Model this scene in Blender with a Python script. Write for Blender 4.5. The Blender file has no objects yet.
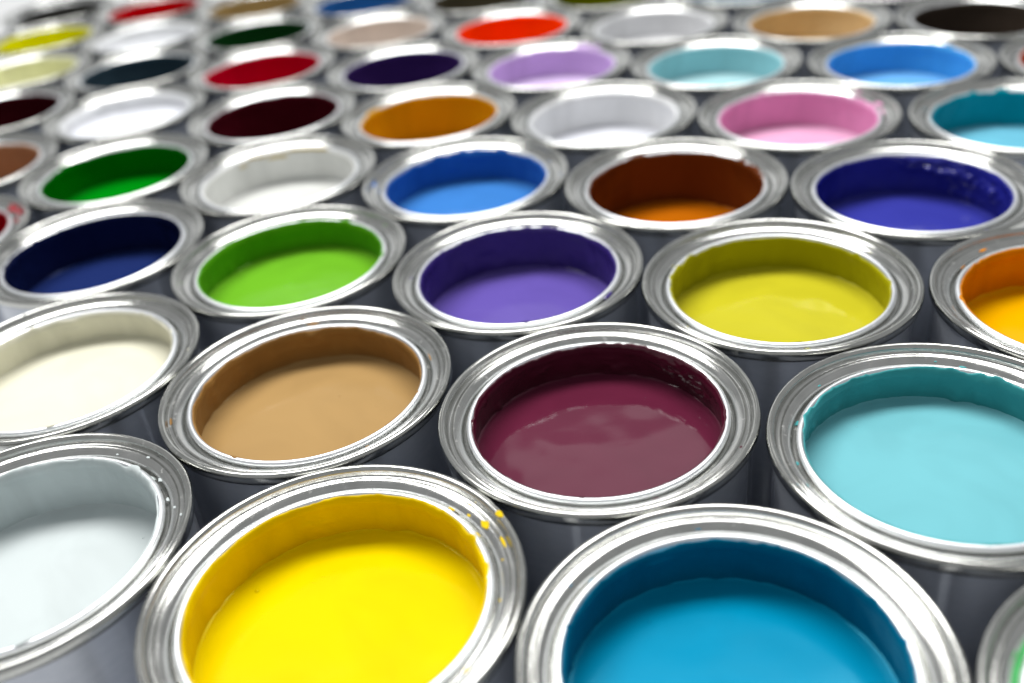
import bpy, math, random
from mathutils import Vector, Matrix, noise

# ------------------------------------------------------------------ camera, world, light, exposure
S = 0.054                      # outer rim radius of a can in metres = 1 unit below
HC = 0.125                     # can height (rim top) above the table
scene = bpy.context.scene
col = scene.collection

F_PX, PITCH, ROLL, CAM_H = 977.48, 0.564558, -0.118744, 3.72748
cam_d = bpy.data.cameras.new("camera")
cam = bpy.data.objects.new("camera", cam_d)
col.objects.link(cam)
fw = Vector((0, math.cos(PITCH), -math.sin(PITCH)))
rt = Vector((1, 0, 0))
up = rt.cross(fw)
rt2 = rt * math.cos(ROLL) + up * math.sin(ROLL)
up2 = -rt * math.sin(ROLL) + up * math.cos(ROLL)
M = Matrix((rt2, up2, -fw)).transposed().to_4x4()
M.translation = Vector((0, 0, HC + CAM_H * S))
cam.matrix_world = M
cam_d.sensor_width = 36.0
cam_d.lens = 36.0 * F_PX / 1024.0
cam_d.clip_start = 0.01
cam_d.clip_end = 100.0
cam_d.dof.use_dof = True
cam_d.dof.focus_distance = (Vector((0.49 * S, 4.95 * S, HC)) - M.translation).dot(fw)
cam_d.dof.aperture_fstop = 5.0
cam_d.dof.aperture_blades = 0
scene.camera = cam

world = bpy.data.worlds.new("World")
scene.world = world
world.use_nodes = True
wb = world.node_tree.nodes["Background"]
wb.inputs["Color"].default_value = (0.97, 0.985, 0.99, 1)
wb.inputs["Strength"].default_value = 0.40

def area_lamp(name, loc, target, sx, sy, power, color):
    l = bpy.data.lights.new(name, 'AREA')
    l.shape = 'RECTANGLE'
    l.size, l.size_y = sx, sy
    l.energy = power
    l.color = color
    o = bpy.data.objects.new(name, l)
    col.objects.link(o)
    o.location = loc
    o.rotation_euler = (Vector(target) - Vector(loc)).to_track_quat('-Z', 'Y').to_euler()
    return o

# one large soft box overhead, over and beyond the cans: the inner walls facing the camera stay in shade
area_lamp("softbox_lamp", (-0.12, 0.75, HC + 1.1), (-0.12, 0.66, HC), 1.3, 0.42, 25.5, (1.0, 0.985, 0.96))
# unseen panel added far behind to put a pale patch in the maroon paint
area_lamp("added_panel_lamp", (0.29, 2.6, HC + 2.03), (0.02, 0.25, HC), 0.72, 0.42, 0.8, (1.0, 0.99, 0.97))

vs = scene.view_settings
vs.view_transform = 'Standard'
vs.look = 'None'
vs.exposure = 0.0
vs.gamma = 1.0
vs.use_curve_mapping = False
scene.cycles.max_bounces = 12
scene.cycles.diffuse_bounces = 6
scene.cycles.glossy_bounces = 8
scene.cycles.use_denoising = True
scene.cycles.caustics_reflective = True

# ------------------------------------------------------------------ materials
def lin(c):
    out = []
    for v in c:
        v /= 255.0
        out.append(v / 12.92 if v <= 0.04045 else ((v + 0.055) / 1.055) ** 2.4)
    return out

def new_mat(name):
    m = bpy.data.materials.new(name)
    m.use_nodes = True
    nt = m.node_tree
    return m, nt, nt.nodes["Principled BSDF"]

def nd(nt, typ, **kw):
    n = nt.nodes.new(typ)
    for k, v in kw.items():
        setattr(n, k, v)
    return n

def metal_material(name, c0, c1, r0, r1, bump, uvscale=(2.0, 60.0), film=0.0):
    """tinplate: scratches run round the can (UV u = angle, v = profile)"""
    m, nt, p = new_mat(name)
    L = nt.links.new
    uv = nd(nt, 'ShaderNodeUVMap')
    oi = nd(nt, 'ShaderNodeObjectInfo')
    mp = nd(nt, 'ShaderNodeMapping')
    mp.inputs['Scale'].default_value = (uvscale[0], uvscale[1], 1)
    cmb = nd(nt, 'ShaderNodeCombineXYZ')
    mul = nd(nt, 'ShaderNodeMath', operation='MULTIPLY')
    mul.inputs[1].default_value = 37.0
    L(oi.outputs['Random'], mul.inputs[0])
    L(mul.outputs[0], cmb.inputs['Z'])
    L(uv.outputs['UV'], mp.inputs['Vector'])
    L(cmb.outputs[0], mp.inputs['Location'])
    n1 = nd(nt, 'ShaderNodeTexNoise')
    n1.inputs['Scale'].default_value = 6.0
    n1.inputs['Detail'].default_value = 6.0
    n1.inputs['Roughness'].default_value = 0.7
    L(mp.outputs[0], n1.inputs['Vector'])
    # blotchy tarnish in object space
    tc = nd(nt, 'ShaderNodeTexCoord')
    add = nd(nt, 'ShaderNodeVectorMath', operation='ADD')
    L(tc.outputs['Object'], add.inputs[0])
    L(cmb.outputs[0], add.inputs[1])
    n2 = nd(nt, 'ShaderNodeTexNoise')
    n2.inputs['Scale'].default_value = 95.0
    n2.inputs['Detail'].default_value = 5.0
    L(add.outputs[0], n2.inputs['Vector'])
    mixf = nd(nt, 'ShaderNodeMath', operation='MULTIPLY_ADD')
    L(n1.outputs['Fac'], mixf.inputs[0])
    mixf.inputs[1].default_value = 0.6
    h = nd(nt, 'ShaderNodeMath', operation='MULTIPLY')
    L(n2.outputs['Fac'], h.inputs[0])
    h.inputs[1].default_value = 0.4
    L(h.outputs[0], mixf.inputs[2])
    cr = nd(nt, 'ShaderNodeValToRGB')
    cr.color_ramp.elements[0].position = 0.35
    cr.color_ramp.elements[1].position = 0.65
    cr.color_ramp.elements[0].color = (*c0, 1)
    cr.color_ramp.elements[1].color = (*c1, 1)
    L(mixf.outputs[0], cr.inputs['Fac'])
    L(cr.outputs['Color'], p.inputs['Base Color'])
    rr = nd(nt, 'ShaderNodeMapRange')
    rr.inputs['From Min'].default_value = 0.3
    rr.inputs['From Max'].default_value = 0.7
    rr.inputs['To Min'].default_value = r0
    rr.inputs['To Max'].default_value = r1
    L(mixf.outputs[0], rr.inputs['Value'])
    L(rr.outputs[0], p.inputs['Roughness'])
    p.inputs['Metallic'].default_value = 1.0
    b = nd(nt, 'ShaderNodeBump')
    b.inputs['Strength'].default_value = bump
    b.inputs['Distance'].default_value = 0.0004
    L(n1.outputs['Fac'], b.inputs['Height'])
    L(b.outputs[0], p.inputs['Normal'])
    if film > 0:   # thin dried spatter, dust and fingerprints: a little dull pale film in small spots
        n3 = nd(nt, 'ShaderNodeTexNoise')
        n3.inputs['Scale'].default_value = 420.0
        n3.inputs['Detail'].default_value = 4.0
        L(add.outputs[0], n3.inputs['Vector'])
        c3 = nd(nt, 'ShaderNodeValToRGB')
        c3.color_ramp.elements[0].position = 0.62
        c3.color_ramp.elements[1].position = 0.72
        c3.color_ramp.elements[0].color = (1, 1, 1, 1)
        c3.color_ramp.elements[1].color = (1 - film, 1 - film, 1 - film, 1)
        L(n3.outputs['Fac'], c3.inputs['Fac'])
        L(c3.outputs['Color'], p.inputs['Metallic'])
    return m

M_RIM = metal_material("tinplate_ring", (0.46, 0.465, 0.45), (0.63, 0.635, 0.62), 0.08, 0.18, 0.10, film=0.35)
M_BEAD = metal_material("tinplate_seam", (0.42, 0.425, 0.405), (0.58, 0.585, 0.565), 0.07, 0.16, 0.08, film=0.3)
M_LIP = metal_material("tinplate_lip", (0.76, 0.79, 0.82), (0.88, 0.90, 0.92), 0.32, 0.44, 0.05, film=0.3)
M_BODY = metal_material("grey_lacquered_body", (0.45, 0.48, 0.54), (0.51, 0.54, 0.60), 0.10, 0.18, 0.05, uvscale=(8, 4))
M_BODY.node_tree.nodes["Principled BSDF"].inputs['Metallic'].default_value = 0.45
M_BODY.node_tree.nodes["Principled BSDF"].inputs['Specular IOR Level'].default_value = 0.9

def paint_materials(key, rgb, rough=0.16, film=None):
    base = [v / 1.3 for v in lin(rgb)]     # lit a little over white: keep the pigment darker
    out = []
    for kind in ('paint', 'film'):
        if kind == 'film':          # drying coat, deeper in tone; the wall's shade is also put into this colour
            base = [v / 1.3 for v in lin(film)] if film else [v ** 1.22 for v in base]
        m, nt, p = new_mat(f"{key}_{kind}")
        L = nt.links.new
        tc = nd(nt, 'ShaderNodeTexCoord')
        n = nd(nt, 'ShaderNodeTexNoise')
        n.inputs['Detail'].default_value = 3.0
        n.inputs['Distortion'].default_value = 0.8
        n.inputs['Scale'].default_value = 28.0 if kind == 'paint' else 42.0
        if kind == 'film':      # runs: the coat is thicker and thinner in streaks down the wall
            mp = nd(nt, 'ShaderNodeMapping')
            mp.inputs['Scale'].default_value = (1.0, 1.0, 0.3)
            L(tc.outputs['Object'], mp.inputs['Vector'])
            L(mp.outputs[0], n.inputs['Vector'])
        else:
            L(tc.outputs['Object'], n.inputs['Vector'])
        cr = nd(nt, 'ShaderNodeValToRGB')
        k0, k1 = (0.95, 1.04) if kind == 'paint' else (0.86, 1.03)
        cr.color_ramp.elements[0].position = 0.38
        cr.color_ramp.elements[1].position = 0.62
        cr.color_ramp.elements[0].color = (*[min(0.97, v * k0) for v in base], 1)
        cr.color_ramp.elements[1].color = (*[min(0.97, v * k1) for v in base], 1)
        L(n.outputs['Fac'], cr.inputs['Fac'])
        L(cr.outputs['Color'], p.inputs['Base Color'])
        p.inputs['IOR'].default_value = 1.45
        p.inputs['Specular IOR Level'].default_value = 0.5 if key in ('violetblue', 'maroon', 'purple') else 0.3
        mx = max(base)
        if key not in ('violetblue', 'maroon', 'purple'):
            p.inputs['Specular Tint'].default_value = (*[0.15 + 0.85 * (v / mx) ** 0.6 for v in base], 1)
        b = nd(nt, 'ShaderNodeBump')
        if kind == 'paint':
            p.inputs['Roughness'].default_value = rough
            n2 = nd(nt, 'ShaderNodeTexNoise')
            n2.inputs['Scale'].default_value = 55.0
            n2.inputs['Detail'].default_value = 2.0
            b.inputs['Strength'].default_value = 0.03
            b.inputs['Distance'].default_value = 0.0012
        else:
            p.inputs['Roughness'].default_value = 0.13 if key in ('maroon', 'violetblue', 'purple', 'navy', 'brown') else 0.28
            n2 = nd(nt, 'ShaderNodeTexNoise')
            n2.inputs['Scale'].default_value = 240.0
            n2.inputs['Detail'].default_value = 4.0
            b.inputs['Strength'].default_value = 0.35
            b.inputs['Distance'].default_value = 0.0008
        L(tc.outputs['Object'], n2.inputs['Vector'])
        L(n2.outputs['Fac'], b.inputs['Height'])
        L(b.outputs[0], p.inputs['Normal'])
        out.append(m)
    return out

# ------------------------------------------------------------------ mesh helpers
def spline(pts, n):
    """Catmull-Rom through (r, z) points, n samples per span"""
    P = [Vector((a, b)) for a, b in pts]
    out = []
    for i in range(len(P) - 1):
        p0 = P[max(i - 1, 0)]; p1 = P[i]; p2 = P[i + 1]; p3 = P[min(i + 2, len(P) - 1)]
        for k in range(n):
            t = k / n
            out.append(0.5 * ((2 * p1) + (p2 - p0) * t + (2 * p0 - 5 * p1 + 4 * p2 - p3) * t * t
                              + (-p0 + 3 * p1 - 3 * p2 + p3) * t ** 3))
    out.append(P[-1])
    return [(v.x, v.y) for v in out]

def lathe(name, prof, segs, mat, wob=0.0, seed=0.0, cap_end=False):
    verts, faces, uvs = [], [], []
    n = len(prof)
    acc = [0.0]
    for a, b in zip(prof, prof[1:]):
        acc.append(acc[-1] + math.hypot(a[0] - b[0], a[1] - b[1]))
    for j in range(segs):
        th = 2 * math.pi * j / segs
        c, s = math.cos(th), math.sin(th)
        for r, z in prof:
            dz = dr = 0.0
            if wob:
                dz = wob * noise.noise(Vector((c * 1.6, s * 1.6, seed + r * 6)))
                dr = wob * 0.5 * noise.noise(Vector((c * 2.3, s * 2.3, seed + 9)))
            verts.append(((r + dr) * c * S * K, (r + dr) * s * S * K, (z + dz) * S))
    for j in range(segs):
        k = (j + 1) % segs
        for i in range(n - 1):
            faces.append((j * n + i, k * n + i, k * n + i + 1, j * n + i + 1))
            u0, u1 = j / segs, (j + 1) / segs
            uvs += [(u0, acc[i]), (u1, acc[i]), (u1, acc[i + 1]), (u0, acc[i + 1])]
    if cap_end:
        verts.append((0, 0, prof[-1][1] * S))
        ce = len(verts) - 1
        for j in range(segs):
            k = (j + 1) % segs
            faces.append((j * n + n - 1, k * n + n - 1, ce))
            uvs += [(0, 0), (0, 0), (0, 0)]
    me = bpy.data.meshes.new(name)
    me.from_pydata(verts, [], faces)
    ul = me.uv_layers.new(name="UVMap")
    for i, q in enumerate(uvs):
        ul.data[i].uv = q
    me.polygons.foreach_set("use_smooth", [True] * len(me.polygons))
    me.materials.append(mat)
    me.update()
    return me

def link(name, me, parent=None):
    o = bpy.data.objects.new(name, me)
    col.objects.link(o)
    if parent:
        o.parent = parent
    return o

# ------------------------------------------------------------------ the table and its white sweep
def make_table():
    prof = [(-1.0, 0.0), (0.0, 0.0), (0.6, 0.0), (1.2, 0.0), (1.5, 0.0)]       # flat, then the sheet curves up behind
    R = 0.25
    prof += [(1.5 + R * math.sin(t), R - R * math.cos(t)) for t in [math.pi / 2 * k / 14 for k in range(1, 15)]]
    prof += [(1.5 + R, 0.4), (1.5 + R, 0.75)]
    xs = [-2.4 + 0.3 * i for i in range(17)]
    verts = [(x, y, z) for (y, z) in prof for x in xs]
    n = len(xs)
    faces = [(j * n + i, j * n + i + 1, (j + 1) * n + i + 1, (j + 1) * n + i) for j in range(len(prof) - 1) for i in range(n - 1)]
    me = bpy.data.meshes.new("table_top")
    me.from_pydata(verts, [], faces)
    m, nt, p = new_mat("white_table")
    tc = nd(nt, 'ShaderNodeTexCoord')
    nz = nd(nt, 'ShaderNodeTexNoise')
    nz.inputs['Scale'].default_value = 14.0
    nz.inputs['Detail'].default_value = 5.0
    nt.links.new(tc.outputs['Object'], nz.inputs['Vector'])
    cr = nd(nt, 'ShaderNodeValToRGB')
    cr.color_ramp.elements[0].color = (0.74, 0.75, 0.76, 1)
    cr.color_ramp.elements[1].color = (0.82, 0.83, 0.84, 1)
    nt.links.new(nz.outputs['Fac'], cr.inputs['Fac'])
    nt.links.new(cr.outputs['Color'], p.inputs['Base Color'])
    p.inputs['Roughness'].default_value = 0.5
    me.polygons.foreach_set("use_smooth", [True] * len(me.polygons))
    me.materials.append(m)
    o = link("table_top", me)
    o["kind"] = "structure"
    o["label"] = "plain white table top under all the paint cans"
    return o
make_table()

# ------------------------------------------------------------------ shared can meshes (origin: centre of rim top)
BEAD = spline([(0.958, -0.098), (0.974, -0.093), (0.989, -0.078), (0.996, -0.054), (0.995, -0.026), (0.987, -0.007),
               (0.972, 0.000), (0.957, -0.005), (0.948, -0.018), (0.943, -0.036), (0.939, -0.050), (0.932, -0.057)], 3)
RING = spline([(0.934, -0.056), (0.926, -0.0585), (0.916, -0.0575), (0.910, -0.055), (0.906, -0.049), (0.901, -0.0455), (0.895, -0.046),
               (0.885, -0.050), (0.871, -0.058), (0.858, -0.069), (0.848, -0.081), (0.841, -0.095), (0.835, -0.108), (0.829, -0.112), (0.824, -0.106), (0.820, -0.092), (0.817, -0.075)], 3)
# the mouth's curled lip: a full round on the ring side, a long curve down into the can on the inside
LIP_C, LIP_A, LIP_B, LIP_Q = (0.796, -0.113), 0.024, 0.060, 0.070
def lip_pt(deg):
    t = math.radians(deg)
    if deg >= 90:
        return (LIP_C[0] + LIP_A * math.cos(t), LIP_C[1] + LIP_B * math.sin(t))
    return (LIP_C[0] + LIP_A * math.cos(t), LIP_C[1] + LIP_B - 0.024 + 0.024 * math.sin(t))
LIPP = [lip_pt(v) for v in list(range(-30, 90, 12)) + list(range(90, 181, 9))]
def wall_r(z):
    """inner wall: widens a little below the lip"""
    return 0.772 + (0.034 * (1 - math.exp(-(LIP_C[1] - z) / 0.10)) if z < LIP_C[1] else 0.0)
LIPP += [(wall_r(z), z) for z in (-0.13, -0.15, -0.18, -0.22, -0.28, -0.36, -0.5, -0.8, -1.0)]
RZ = HC + 0.022 * S         # rim top; the seam's widest line lies at HC
K = 1.02                  # radial scale of the can
ZB = -RZ / S
BODY = [(0.955, -0.12), (0.955, -0.16), (0.955, -0.19), (0.950, -0.20), (0.950, -0.30), (0.955, -0.31), (0.955, -0.6), (0.955, -1.2),
        (0.955, ZB + 0.12), (0.975, ZB + 0.09), (0.985, ZB + 0.05), (0.98, ZB + 0.012), (0.965, ZB), (0.93, ZB + 0.004), (0.92, ZB + 0.04), (0.5, ZB + 0.04)]
BODY = [(0.955, -0.08), (0.955, -0.2), (0.955, -0.6), (0.955, -1.2)] + BODY[8:]
ME_BEAD = [lathe("outer_seam", BEAD, 128, M_BEAD, 0.003, k * 3.1) for k in range(3)]
ME_RING = [lathe("rim", RING, 128, M_RIM, 0.003, k * 3.1) for k in range(3)]
ME_LIP = [lathe("inner_lip", LIPP, 128, M_LIP, 0.003, k * 3.1) for k in range(3)]
ME_BODY = lathe("body", BODY, 96, M_BODY, cap_end=True)


def film_point(th, s, off, depth):
    """s: arc length above the lip's inner tangent point (negative: down the wall)"""
    if s <= 0:
        r, z, nr, nz = wall_r(LIP_C[1] + s), LIP_C[1] + s, -1.0, 0.0
    else:
        deg = 180 - s / LIP_Q * 90
        r, z = lip_pt(deg)
        t = math.radians(deg)
        b_ = LIP_B if deg >= 90 else 0.024
        nr, nz = math.cos(t) / LIP_A, math.sin(t) / b_
        l = math.hypot(nr, nz)
        nr, nz = nr / l, nz / l
    return r + nr * off, z + nz * off

def make_film(seed, depth, mat, segs, smears, lumps, ragged, top):
    """dried and wet paint clinging to the inner wall, its top edge uneven"""
    rows = 26 if segs > 100 else 14
    verts, faces = [], []
    for j in range(segs):
        th = 2 * math.pi * j / segs
        c, s_ = math.cos(th), math.sin(th)
        e = top + ragged * (0.016 * noise.noise(Vector((c * 2, s_ * 2, seed)))
                               + 0.010 * noise.noise(Vector((c * 6, s_ * 6, seed + 5)))
                               + 0.020 * max(0.0, noise.noise(Vector((c * 15, s_ * 15, seed + 8))) - 0.2)
                               + 0.003 * noise.noise(Vector((c * 34, s_ * 34, seed + 11))))
        for (a0, w, ext) in smears:
            d = (th - a0 + math.pi) % (2 * math.pi) - math.pi
            if abs(d) < w:
                k = (1 - (abs(d) / w) ** 4)
                jag = 0.75 + 0.7 * noise.noise(Vector((th * 11, seed, 3.3))) + 0.08 * noise.noise(Vector((th * 40, seed, 1.3)))
                e = max(e, ext * 1.9 * k * jag)
        e = min(e, 0.125)
        s0 = -(depth + LIP_C[1]) - 0.05
        for i in range(rows):
            t = i / (rows - 1)
            t = 1 - (1 - t) ** 1.6
            s = s0 + (e - s0) * t
            off = 0.0070 + 0.0060 * noise.noise(Vector((c * 7, s_ * 7, s * 9 + seed)))
            off += 0.003 * noise.noise(Vector((c * 18, s_ * 18, s * 6 + seed + 4)))
            for (a0, z0, sa, sz, amp) in lumps:
                d = (th - a0 + math.pi) % (2 * math.pi) - math.pi
                z = LIP_C[1] + s
                g = math.exp(-(d / sa) ** 2 - ((z - z0) / sz) ** 2)
                off += amp * g * (0.6 + 0.9 * noise.noise(Vector((th * 14, z * 40, seed))))
            edge = min(1.0, (e - s) / 0.010)
            off = off * math.sqrt(max(edge, 0)) - (0.002 if i == rows - 1 else 0)
            r, z = film_point(th, s, max(off, -0.002), depth)
            verts.append((r * c * S * K, r * s_ * S * K, z * S))
    for j in range(segs):
        k = (j + 1) % segs
        for i in range(rows - 1):
            faces.append((j * rows + i, k * rows + i, k * rows + i + 1, j * rows + i + 1))
    me = bpy.data.meshes.new("paint_film")
    me.from_pydata(verts, [], faces)
    me.polygons.foreach_set("use_smooth", [True] * len(me.polygons))
    me.materials.append(mat)
    return me

def make_paint(seed, depth, mat, segs, rings, wave, skin, feats):
    """the paint surface: nearly level, a meniscus at the wall, a faint skin edge, slow waves"""
    R = wall_r(-depth) - 0.001
    verts, faces = [(0, 0, 0)], []
    rs = [R * (1 - (1 - i / rings) ** 1.35) for i in range(1, rings + 1)]
    def height(x, y, r):
        th = math.atan2(y, x)
        z = -depth
        z += wave * 0.010 * noise.noise(Vector((x * 1.7, y * 1.7, seed)))
        z += wave * 0.0035 * noise.noise(Vector((x * 5, y * 5, seed + 3)))
        d = R - r
        z += 0.016 * math.exp(-d / 0.016)
        if skin:   # wrinkled skin line a little inside the wall
            rk = R - 0.036 + 0.014 * noise.noise(Vector((math.cos(th) * 3, math.sin(th) * 3, seed + 7)))
            z += skin * 0.007 * math.exp(-((r - rk) / 0.008) ** 2) * max(0, 0.4 + noise.noise(Vector((math.cos(th) * 4, math.sin(th) * 4, seed))))
        for (fx, fy, fr, fa, kind) in feats:
            q = math.hypot(x - fx, y - fy) / fr
            if kind == 'ring':
                z += fa * math.exp(-((q - 1) / 0.28) ** 2)
            elif kind == 'bump':
                z += fa * math.exp(-q * q)
        return z
    verts[0] = (0, 0, height(0, 0, 0) * S)
    for j in range(segs):
        th = 2 * math.pi * j / segs
        for r in rs:
            x, y = r * math.cos(th), r * math.sin(th)
            verts.append((x * S * K, y * S * K, height(x, y, r) * S))
    n = rings
    for j in range(segs):
        k = (j + 1) % segs
        faces.append((0, 1 + j * n, 1 + k * n))
        for i in range(n - 1):
            faces.append((1 + j * n + i, 1 + j * n + i + 1, 1 + k * n + i + 1, 1 + k * n + i))
    me = bpy.data.meshes.new("paint")
    me.from_pydata(verts, [], faces)
    me.polygons.foreach_set("use_smooth", [True] * len(me.polygons))
    me.materials.append(mat)
    return me

def make_drip(seed, size, mat, stretch=1.0):
    """a small flattened splash of paint, lying on the rim"""
    verts, faces = [], []
    seg, rows = 14, 4
    for i in range(rows):
        q = (i + 1) / rows
        for j in range(seg):
            th = 2 * math.pi * j / seg
            rr = size * q * (1 + 0.45 * noise.noise(Vector((math.cos(th) * 1.4, math.sin(th) * 1.4, seed))))
            verts.append((rr * math.cos(th) * S, rr * stretch * math.sin(th) * S, size * (0.34 * math.sqrt(max(0, 1 - q * q)) - 0.05) * S))
    verts.append((0, 0, size * 0.33 * S))
    for j in range(seg):
        k = (j + 1) % seg
        faces.append((len(verts) - 1, j, k))
        for i in range(rows - 1):
            faces.append((i * seg + j, (i + 1) * seg + j, (i + 1) * seg + k, i * seg + k))
    me = bpy.data.meshes.new("paint_drip")
    me.from_pydata(verts, [], faces)
    me.polygons.foreach_set("use_smooth", [True] * len(me.polygons))
    me.materials.append(mat)
    return me

BUBBLE = {}
def make_bubble(mat):
    verts, faces = [(0, 0, S)], []
    for i in range(1, 5):
        a = math.pi / 2 * (1 - i / 4)
        for j in range(10):
            t = 2 * math.pi * j / 10
            k = 1.0 if i < 4 else 1.35
            verts.append((math.cos(a) * math.cos(t) * S * k, math.cos(a) * math.sin(t) * S * k, (math.sin(a) - (0.1 if i == 4 else 0)) * S))
    for j in range(10):
        faces.append((0, 1 + j, 1 + (j + 1) % 10))
        for i in range(3):
            faces.append((1 + i * 10 + j, 1 + (i + 1) * 10 + j, 1 + (i + 1) * 10 + (j + 1) % 10, 1 + i * 10 + (j + 1) % 10))
    me = bpy.data.meshes.new("bubble")
    me.from_pydata(verts, [], faces)
    me.polygons.foreach_set("use_smooth", [True] * len(me.polygons))
    me.materials.append(mat)
    return me

PROFILE = sorted(BEAD + RING + [(r, z) for r, z in LIPP if z > -0.085 and r > LIP_C[0] - 0.01], key=lambda q: q[0])
def surf_z(r):
    return min(PROFILE, key=lambda q: abs(q[0] - r) - 0.02 * q[1])[1]

D = math.radians
# ------------------------------------------------------------------ the cans: name, place (in rim radii), colour, paint level, label
CANS = {}
DEEPER = dict(aqua=0.06, maroon=0.075, tan=0.10, navy=0.06, mint=0.0, white2=0.03, whitefar=0.03)
def can(key, xy, rgb, depth, label, film=None, wave=1.0, skin=0.0, smears=(), lumps=(), feats=(), drips=(), ragged=1.0, rough=0.16, top=0.045, crust=None):  # film: coat colour with shade painted in, on far cans light and haze
    CANS[key] = dict(xy=xy, rgb=rgb, depth=depth + DEEPER.get(key, 0.085), label=label, film=film, wave=wave, skin=skin, smears=smears,
                     lumps=lumps, feats=feats, drips=drips, ragged=ragged, rough=rough, top=top, crust=crust)

O0 = Vector((0.51255, 4.99484)); A1 = Vector((1.93901, -0.70952)); A2 = Vector((-0.39005, 2.00829))
def at(i, j):
    v = O0 + A1 * i + A2 * j
    return (v.x, v.y)
can('yellow', (-1.061, 3.701), (255, 228, 0), 0.28, "bright yellow paint can with yellow splashes on its rim, at the bottom edge", wave=0.35,
    skin=0.8, smears=((D(8), 0.42, 0.045), (D(-50), 0.25, 0.03)), lumps=((D(12), -0.22, 0.10, 0.06, 0.02),),
    drips=((27, 0.835, 0.020, 1.2), (26, 0.885, 0.024, 1.5), (25, 0.966, 0.022, 1.4), (35, 0.86, 0.010, 1.5), (44, 0.845, 0.011, 2.2), (-40, 0.87, 0.012, 1.6), (215, 0.9, 0.010, 2.0), (228, 0.85, 0.012, 1.5)), top=0.045, film=(255, 218, 0))
can('blue', (0.843, 2.987), (0, 152, 196), 0.30, "cyan blue paint can in front, centre right at the bottom edge", wave=0.35, skin=0.5, ragged=1.4,
    smears=((D(140), 0.12, 0.018), (D(60), 0.1, 0.02)), drips=((133, 0.84, 0.010, 2.0),), top=0.034, film=(0, 114, 150))
can('paleblue', (-2.984, 4.378), (220, 229, 230), 0.38, "pale icy blue paint can in the lower left corner, left of the yellow one", wave=0.35, ragged=1.5,
    smears=((D(75), 0.16, 0.05), (D(48), 0.14, 0.055), (D(30), 0.2, 0.04), (D(110), 0.2, 0.035)),
    drips=((72, 0.828, 0.024, 2.0), (66, 0.826, 0.016, 1.4), (42, 0.83, 0.020, 1.6), (35, 0.85, 0.014, 1.3), (22, 0.84, 0.012, 1.8), (50, 0.90, 0.010, 1.5), (12, 0.88, 0.010, 1.2)), top=0.050, film=(224, 234, 235))
can('tan', (-1.438, 5.717), (186, 151, 98), 0.25, "caramel tan paint can left of the maroon one", skin=0.6,
    drips=((94, 0.86, 0.016, 3.0), (99, 0.90, 0.010, 2.0)), lumps=((D(95), -0.13, 0.08, 0.03, 0.02), (D(-65), -0.22, 0.10, 0.04, 0.02)),
    feats=((0.22, -0.38, 0.16, 0.004, 'bump'),), top=0.034, film=(164, 122, 66))
can('maroon', (0.487, 5.013), (102, 35, 60), 0.25, "deep maroon paint can in sharp focus near the middle", wave=0.7, skin=1.0, ragged=1.3, rough=0.07,
    smears=((D(172), 0.35, 0.034), (D(205), 0.22, 0.026), (D(85), 0.2, 0.030), (D(62), 0.16, 0.042), (D(40), 0.12, 0.03), (D(15), 0.2, 0.022)),
    lumps=((D(38), -0.17, 0.22, 0.07, 0.035), (D(20), -0.22, 0.16, 0.04, 0.03)),
    feats=((-0.06, -0.20, 0.16, 0.0022, 'bump'), (-0.16, -0.16, 0.05, -0.0010, 'bump'), (0.24, -0.22, 0.22, 0.0022, 'bump')),
    drips=((128, 0.838, 0.008, 2.0), (8, 0.83, 0.008, 1.5)), top=0.050)
can('aqua', (2.415, 4.270), (128, 205, 216), 0.25, "light aqua turquoise paint can at the right edge, right of the maroon one", skin=0.6, ragged=1.4,
    smears=((D(150), 0.2, 0.04), (D(175), 0.25, 0.03), (D(80), 0.2, 0.035), (D(50), 0.2, 0.04), (D(110), 0.15, 0.03)),
    drips=((150, 0.835, 0.014, 1.8), (178, 0.845, 0.012, 1.6), (100, 0.84, 0.012, 3.0), (125, 0.86, 0.008, 1.6), (60, 0.85, 0.012, 2.0)),
    feats=((-0.05, -0.3, 0.2, 0.004, 'bump'),), top=0.045, film=(72, 170, 174))
can('cream', (-3.343, 6.395), (240, 238, 218), 0.24, "creamy ivory paint can at the left edge above the pale icy blue one",
    smears=((D(150), 0.3, 0.03),), drips=((70, 0.84, 0.010, 1.5),), top=0.034, film=(244, 242, 222))
can('lime', (-1.800, 7.686), (114, 184, 42), 0.27, "lime green paint can behind the caramel tan one", skin=0.4,
    smears=((D(60), 0.12, 0.05), (D(120), 0.2, 0.02)), lumps=((D(100), -0.15, 0.3, 0.04, 0.015),), top=0.050)
can('purple', (0.123, 7.016), (108, 90, 180), 0.38, label="violet purple paint can directly behind the maroon one", skin=0.5,
    smears=((D(70), 0.35, 0.05), (D(40), 0.2, 0.03), (D(-38), 0.12, 0.05)),
    lumps=((D(42), -0.30, 0.14, 0.05, 0.03), (D(115), -0.36, 0.10, 0.03, 0.02)), drips=((-38, 0.82, 0.024, 2.4),),
    feats=((0.05, -0.62, 0.06, 0.008, 'bump'),), top=0.050, film=(66, 48, 130))
can('olive', (2.055, 6.330), (206, 198, 44), 0.28, "yellow-green chartreuse paint can with a bubble ring, behind the light aqua one",
    smears=((D(150), 0.3, 0.035), (D(175), 0.2, 0.03)), wave=1.2, rough=0.1,
    feats=((-0.06, -0.52, 0.075, 0.006, 'ring'), (0.15, -0.30, 0.16, 0.005, 'bump'), (-0.2, -0.36, 0.14, 0.004, 'bump')), top=0.034, film=(176, 172, 14))
can('amber', (3.98, 5.62), (250, 186, 0), 0.34, "amber orange-yellow paint can cut off by the right edge",
    smears=((D(125), 0.15, 0.03),), drips=((112, 0.87, 0.016, 2.6), (250, 0.9, 0.014, 1.4), (180, 0.94, 0.008, 1.5)), top=0.045, film=(230, 142, 0))
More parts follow.
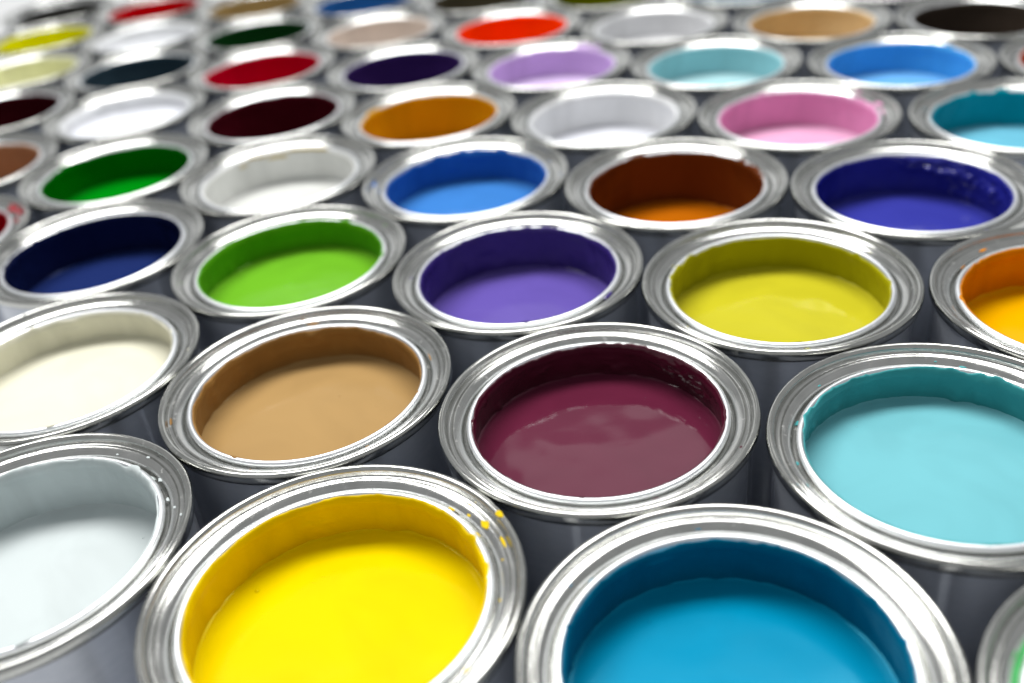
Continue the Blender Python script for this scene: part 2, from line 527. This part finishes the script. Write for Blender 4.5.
can('navy', (-3.70, 8.39), (32, 48, 104), 0.42, film=(18, 26, 66), label="dark navy blue paint can at the left, left of the lime one",
    smears=((D(180), 0.4, 0.036), (D(150), 0.2, 0.032)), skin=0.5, top=0.050)
can('midblue', (-0.234, 8.983), (66, 132, 208), 0.32, "medium blue paint can with blue specks on its rim, behind the violet purple one",
    smears=((D(85), 0.3, 0.04), (D(60), 0.1, 0.05)), drips=((172, 0.9, 0.03, 1.6), (178, 0.85, 0.016, 1.4), (165, 0.94, 0.014, 1.2)),
    lumps=((D(82), -0.12, 0.16, 0.04, 0.025),), top=0.034)
can('brown', (1.681, 8.320), (190, 102, 10), 0.53, label="brown paint can with orange-brown liquid, between two blue ones",
    smears=((D(110), 0.25, 0.04), (D(20), 0.3, 0.055), (D(0), 0.2, 0.05), (D(230), 0.2, 0.03)),
    drips=((15, 0.83, 0.02, 2.0), (118, 0.83, 0.016, 2.0)), lumps=((D(120), -0.4, 0.1, 0.06, 0.03),), top=0.034, film=(112, 56, 22))
can('violetblue', (3.520, 7.680), (60, 64, 168), 0.38, "royal blue paint can with glossy clots on its inner wall, at the right", skin=0.8,
    lumps=((D(40), -0.20, 0.28, 0.06, 0.09), (D(62), -0.16, 0.2, 0.05, 0.07), (D(10), -0.24, 0.22, 0.07, 0.09), (D(30), -0.36, 0.35, 0.03, 0.05)), rough=0.12, top=0.034)
can('offwhite', (-2.183, 9.700), (222, 224, 221), 0.36, "off-white paint can with yellowish crust at its lip, beside the medium blue one",
    smears=((D(90), 0.6, 0.03),), drips=tuple((a, 0.786, 0.014 + 0.010 * ((a * 7) % 5) / 5, 2.6) for a in (62, 69, 77, 84, 88, 97, 104, 113, 121, 130)), top=0.034, film=(248, 249, 246), crust=(208, 186, 96))
can('green', (-4.092, 10.346), (0, 136, 18), 0.36, "emerald green paint can at the left, behind the dark navy one", smears=((D(150), 0.3, 0.04),), top=0.034)
can('redleft', (-5.64, 9.12), (176, 0, 42), 0.40, "crimson paint can with red smudged rim, barely inside the left edge",
    drips=((40, 0.88, 0.05, 1.6), (30, 0.9, 0.035, 1.4), (20, 0.86, 0.03, 1.5), (48, 0.92, 0.03, 1.5)), smears=((D(30), 0.4, 0.03),))
can('ochre', (-0.625, 10.963), (206, 140, 8), 0.52, "ochre mustard paint can filled low, behind the medium blue one", smears=((D(150), 0.2, 0.04),), top=0.034, film=(230, 174, 20))
can('white', (1.306, 10.298), (232, 234, 242), 0.40, "cool white paint can between the ochre and the pink ones", smears=((D(120), 0.3, 0.04), (D(20), 0.2, 0.05)), film=(250, 251, 252))
can('pink', (3.222, 9.620), (240, 184, 218), 0.38, "candy pink paint can with pink traces on its rim", smears=((D(10), 0.3, 0.055), (D(100), 0.3, 0.04)),
    drips=((5, 0.87, 0.04, 1.6), (-6, 0.85, 0.03, 1.6), (30, 0.9, 0.024, 1.4)), top=0.045, film=(242, 168, 212))
can('teal', (5.145, 8.901), (120, 200, 226), 0.36, "teal paint can at the right edge, right of the pink one",
    smears=((D(100), 0.15, 0.045), (D(75), 0.1, 0.05)), lumps=((D(105), -0.2, 0.06, 0.15, 0.02),), top=0.035, film=(0, 160, 178))
can('oxblood', (-2.548, 11.687), (62, 4, 16), 0.60, "very dark oxblood red paint can behind the off-white one", film=(88, 18, 32))  # film colour lifted for distance haze, like the other dark far cans
can('white2', (-4.56, 12.470), (234, 237, 245), 0.22, "pure white paint can filled high, behind the emerald green one", smears=((D(120), 0.3, 0.05),), film=(250, 251, 252))
can('umber', at(-3, 3), (50, 8, 16), 0.52, "blackish umber paint can cut off by the left edge", film=(72, 16, 26))
can('taupe', (-6.02, 11.04), (158, 114, 82), 0.48, "light brown taupe paint can at the left edge, beside the emerald green one", film=(192, 146, 112))
can('crimson', (-2.992, 13.783), (188, 0, 44), 0.52, "raspberry crimson paint can behind the oxblood one", smears=((D(180), 0.3, 0.05),), top=0.034, film=(196, 0, 46))
can('darkviolet', (-1.027, 12.982), (46, 24, 86), 0.52, "dark aubergine violet paint can behind the ochre one", smears=((D(120), 0.3, 0.03),), film=(72, 46, 112))
can('lilac', (0.901, 12.255), (224, 204, 240), 0.36, "lilac paint can with lilac paint spilt on its rim", smears=((D(50), 0.4, 0.06), (D(90), 0.3, 0.05)),
    drips=((55, 0.88, 0.06, 1.8), (45, 0.92, 0.05, 1.4), (62, 0.85, 0.04, 1.6)), lumps=((D(85), -0.15, 0.12, 0.05, 0.03),), film=(220, 190, 242))
can('paleaqua', (2.835, 11.581), (186, 226, 232), 0.36, "pale aqua paint can behind the candy pink one", film=(170, 224, 232))
can('skyblue', (4.761, 10.878), (120, 190, 246), 0.36, "vivid sky blue paint can at the upper right", smears=((D(40), 0.5, 0.05),), film=(84, 178, 246))
can('rust', at(4, 4), (212, 104, 40), 0.36, "rusty orange paint can just inside the right edge, beside the vivid sky blue one", smears=((D(170), 0.5, 0.03),))
can('slate', (-4.96, 14.50), (30, 48, 60), 0.50, "dark slate grey paint can at the upper left, behind a pure white one", smears=((D(30), 0.3, 0.05),), film=(58, 78, 90))
can('paleyellow', at(-3, 4), (232, 234, 188), 0.34, "pale lemon cream paint can at the left edge, beside the slate one", film=(242, 242, 204))
can('beige', (-1.450, 15.059), (214, 200, 190), 0.40, "pinkish beige paint can behind the dark aubergine one", smears=((D(40), 0.3, 0.05),), film=(232, 220, 210))
can('orangered', (0.542, 14.347), (255, 78, 0), 0.42, "fiery orange-red paint can near the top centre", film=(255, 84, 0))
can('lightgrey', (2.419, 13.557), (216, 217, 220), 0.36, "light grey paint can behind the lilac one", film=(238, 239, 241))
can('buff', (4.393, 12.838), (206, 168, 108), 0.42, "sandy buff paint can behind the vivid sky blue one", film=(236, 210, 164))
can('acid', at(-3, 5), (232, 230, 0), 0.40, "acid yellow paint can near the upper left corner")
can('whitefar', at(-2, 5), (230, 233, 238), 0.26, "white paint can between the acid yellow and the dark bottle green ones", film=(250, 251, 252))
can('darkgreen', at(-1, 5), (4, 46, 14), 0.46, "dark bottle green paint can behind the raspberry crimson one", film=(22, 70, 30))
can('darkbrown', at(4, 5), (46, 38, 32), 0.46, "blackish brown paint can in the upper right corner", film=(74, 64, 56))
can('charcoal', at(-3, 6), (84, 84, 82), 0.46, "charcoal grey paint can, backmost at the upper left corner")
can('scarlet', at(-2, 6), (204, 0, 28), 0.42, "scarlet red paint can in the back row at the top left")
can('khaki', at(-1, 6), (182, 162, 120), 0.40, "khaki beige paint can in the back row behind the dark bottle green one")
can('steelblue', at(0, 6), (72, 130, 182), 0.42, "steel blue paint can in the back row behind the pinkish beige one")
can('olivegrey', at(1, 6), (104, 98, 82), 0.42, "olive grey paint can in the back row behind the fiery orange-red one")
can('moss', at(2, 6), (134, 138, 4), 0.42, "moss green paint can in the back row behind the light grey one")
can('paleice', at(3, 6), (206, 218, 226), 0.36, "pale ice blue paint can at the top edge behind the sandy buff one")
can('palemauve', at(4, 6), (226, 220, 228), 0.36, "pale mauve paint can at the top edge, left of the blackish brown one")
can('mint', (2.755, 2.275), (112, 206, 134), 0.14, "mint green paint can in the lower right corner", smears=((D(150), 0.6, 0.05),), drips=((160, 0.845, 0.05, 3.0), (146, 0.84, 0.045, 3.0), (133, 0.84, 0.04, 3.0), (178, 0.85, 0.04, 3.0)))

# ------------------------------------------------------------------ build them
def build(key, q, idx):
    rnd = random.Random(idx * 7 + 3)
    x, y = q['xy']
    near = y < 9.2
    segs = 220 if near else 110
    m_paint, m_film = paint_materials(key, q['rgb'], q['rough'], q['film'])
    root = bpy.data.objects.new("paint_can", None)
    root.empty_display_size = 0.02
    col.objects.link(root)
    root.location = (x * S, y * S, 0)
    root["label"] = q['label']
    root["category"] = "paint can"
    root["group"] = "open paint cans standing in rows"
    v = idx % 3
    a = rnd.uniform(0, 6.283)
    def part(name, me, parent=None, rot=None):
        o = link(name, me, parent or root)
        if parent is None:
            o.location = (0, 0, RZ)
            if rot is not None:
                o.rotation_euler = (0, 0, rot)
        return o
    part("body", ME_BODY, rot=a)
    rim = part("rim", ME_RING[v], rot=a)
    part("outer_seam", ME_BEAD[v], rim)
    part("inner_lip", ME_LIP[v], rim)
    seed = idx * 5.37 + 1.1
    part("paint", make_paint(seed, q['depth'], m_paint, segs // 2 if near else 72, 44 if near else 16, q['wave'], q['skin'], q['feats']))
    if near:
        pt = [c for c in root.children if c.name.startswith("paint")][-1]
        for _ in range(rnd.randint(1, 3)):      # a few air bubbles, mostly near the wall
            rr = rnd.choice((rnd.uniform(0.2, 0.7), rnd.uniform(0.60, 0.74)))
            th, br = rnd.uniform(0, 6.283), rnd.uniform(0.006, 0.013)
            bo = link("bubble", BUBBLE[key] if key in BUBBLE else BUBBLE.setdefault(key, make_bubble(m_paint)), pt)
            bo.location = (rr * math.cos(th) * S * K, rr * math.sin(th) * S * K, -q['depth'] * S)
            bo.scale = (br, br, br * 0.7)
    smears, lumps = list(q['smears']), list(q['lumps'])
    if near:                                    # dabs on the lip, runs and clots on the wall
        for _ in range(rnd.randint(4, 9)):
            smears.append((rnd.uniform(0, 6.283), rnd.uniform(0.03, 0.12), rnd.uniform(0.022, 0.044)))
        for _ in range(rnd.randint(3, 6)):
            lumps.append((D(rnd.uniform(15, 165)), -rnd.uniform(0.15, q['depth']), rnd.uniform(0.03, 0.12), rnd.uniform(0.02, 0.10), rnd.uniform(0.008, 0.022)))
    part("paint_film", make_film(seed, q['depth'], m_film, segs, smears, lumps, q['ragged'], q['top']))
    m_drip = paint_materials(key + '_crust', q['crust'])[1] if q['crust'] else m_film
    specks = [(rnd.uniform(0, 360), rnd.choice((0.832, 0.845, 0.86, 0.88, 0.918, 0.92)), rnd.uniform(0.004, 0.009), rnd.choice((1.0, 1.5, 2.4, 6.0)))
              for _ in range(rnd.randint(4, 9))] if y < 9.2 else []
    for n, (ad, r, size, st) in enumerate(list(q['drips']) + specks):
        o = part("paint_drip", make_drip(seed + n, size, m_drip, st))
        th = D(ad)
        o.location = (r * math.cos(th) * S * K, r * math.sin(th) * S * K, RZ + (surf_z(r) + 0.001) * S)
        o.rotation_euler = (0, 0, th)
        if r < 0.79:                            # crust clinging to the wall under the lip
            o.location = (0.762 * math.cos(th) * S * K, 0.762 * math.sin(th) * S * K, RZ - (0.105 + 0.03 * math.sin(ad * 1.7)) * S)
            o.scale = (0.7, 1.3, 3.6)

# no two cans may touch: push pairs apart to just over one diameter
pts = {k: Vector(q['xy']) for k, q in CANS.items()}
ks = list(pts)
for _ in range(60):
    for i, a in enumerate(ks):
        for b in ks[i + 1:]:
            d = pts[b] - pts[a]
            if d.length < 2.036:
                f = d.normalized() * (2.036 - d.length) * 0.5
                pts[a] -= f
                pts[b] += f
for k in ks:
    CANS[k]['xy'] = tuple(pts[k])
for idx, (key, q) in enumerate(CANS.items()):
    build(key, q, idx)
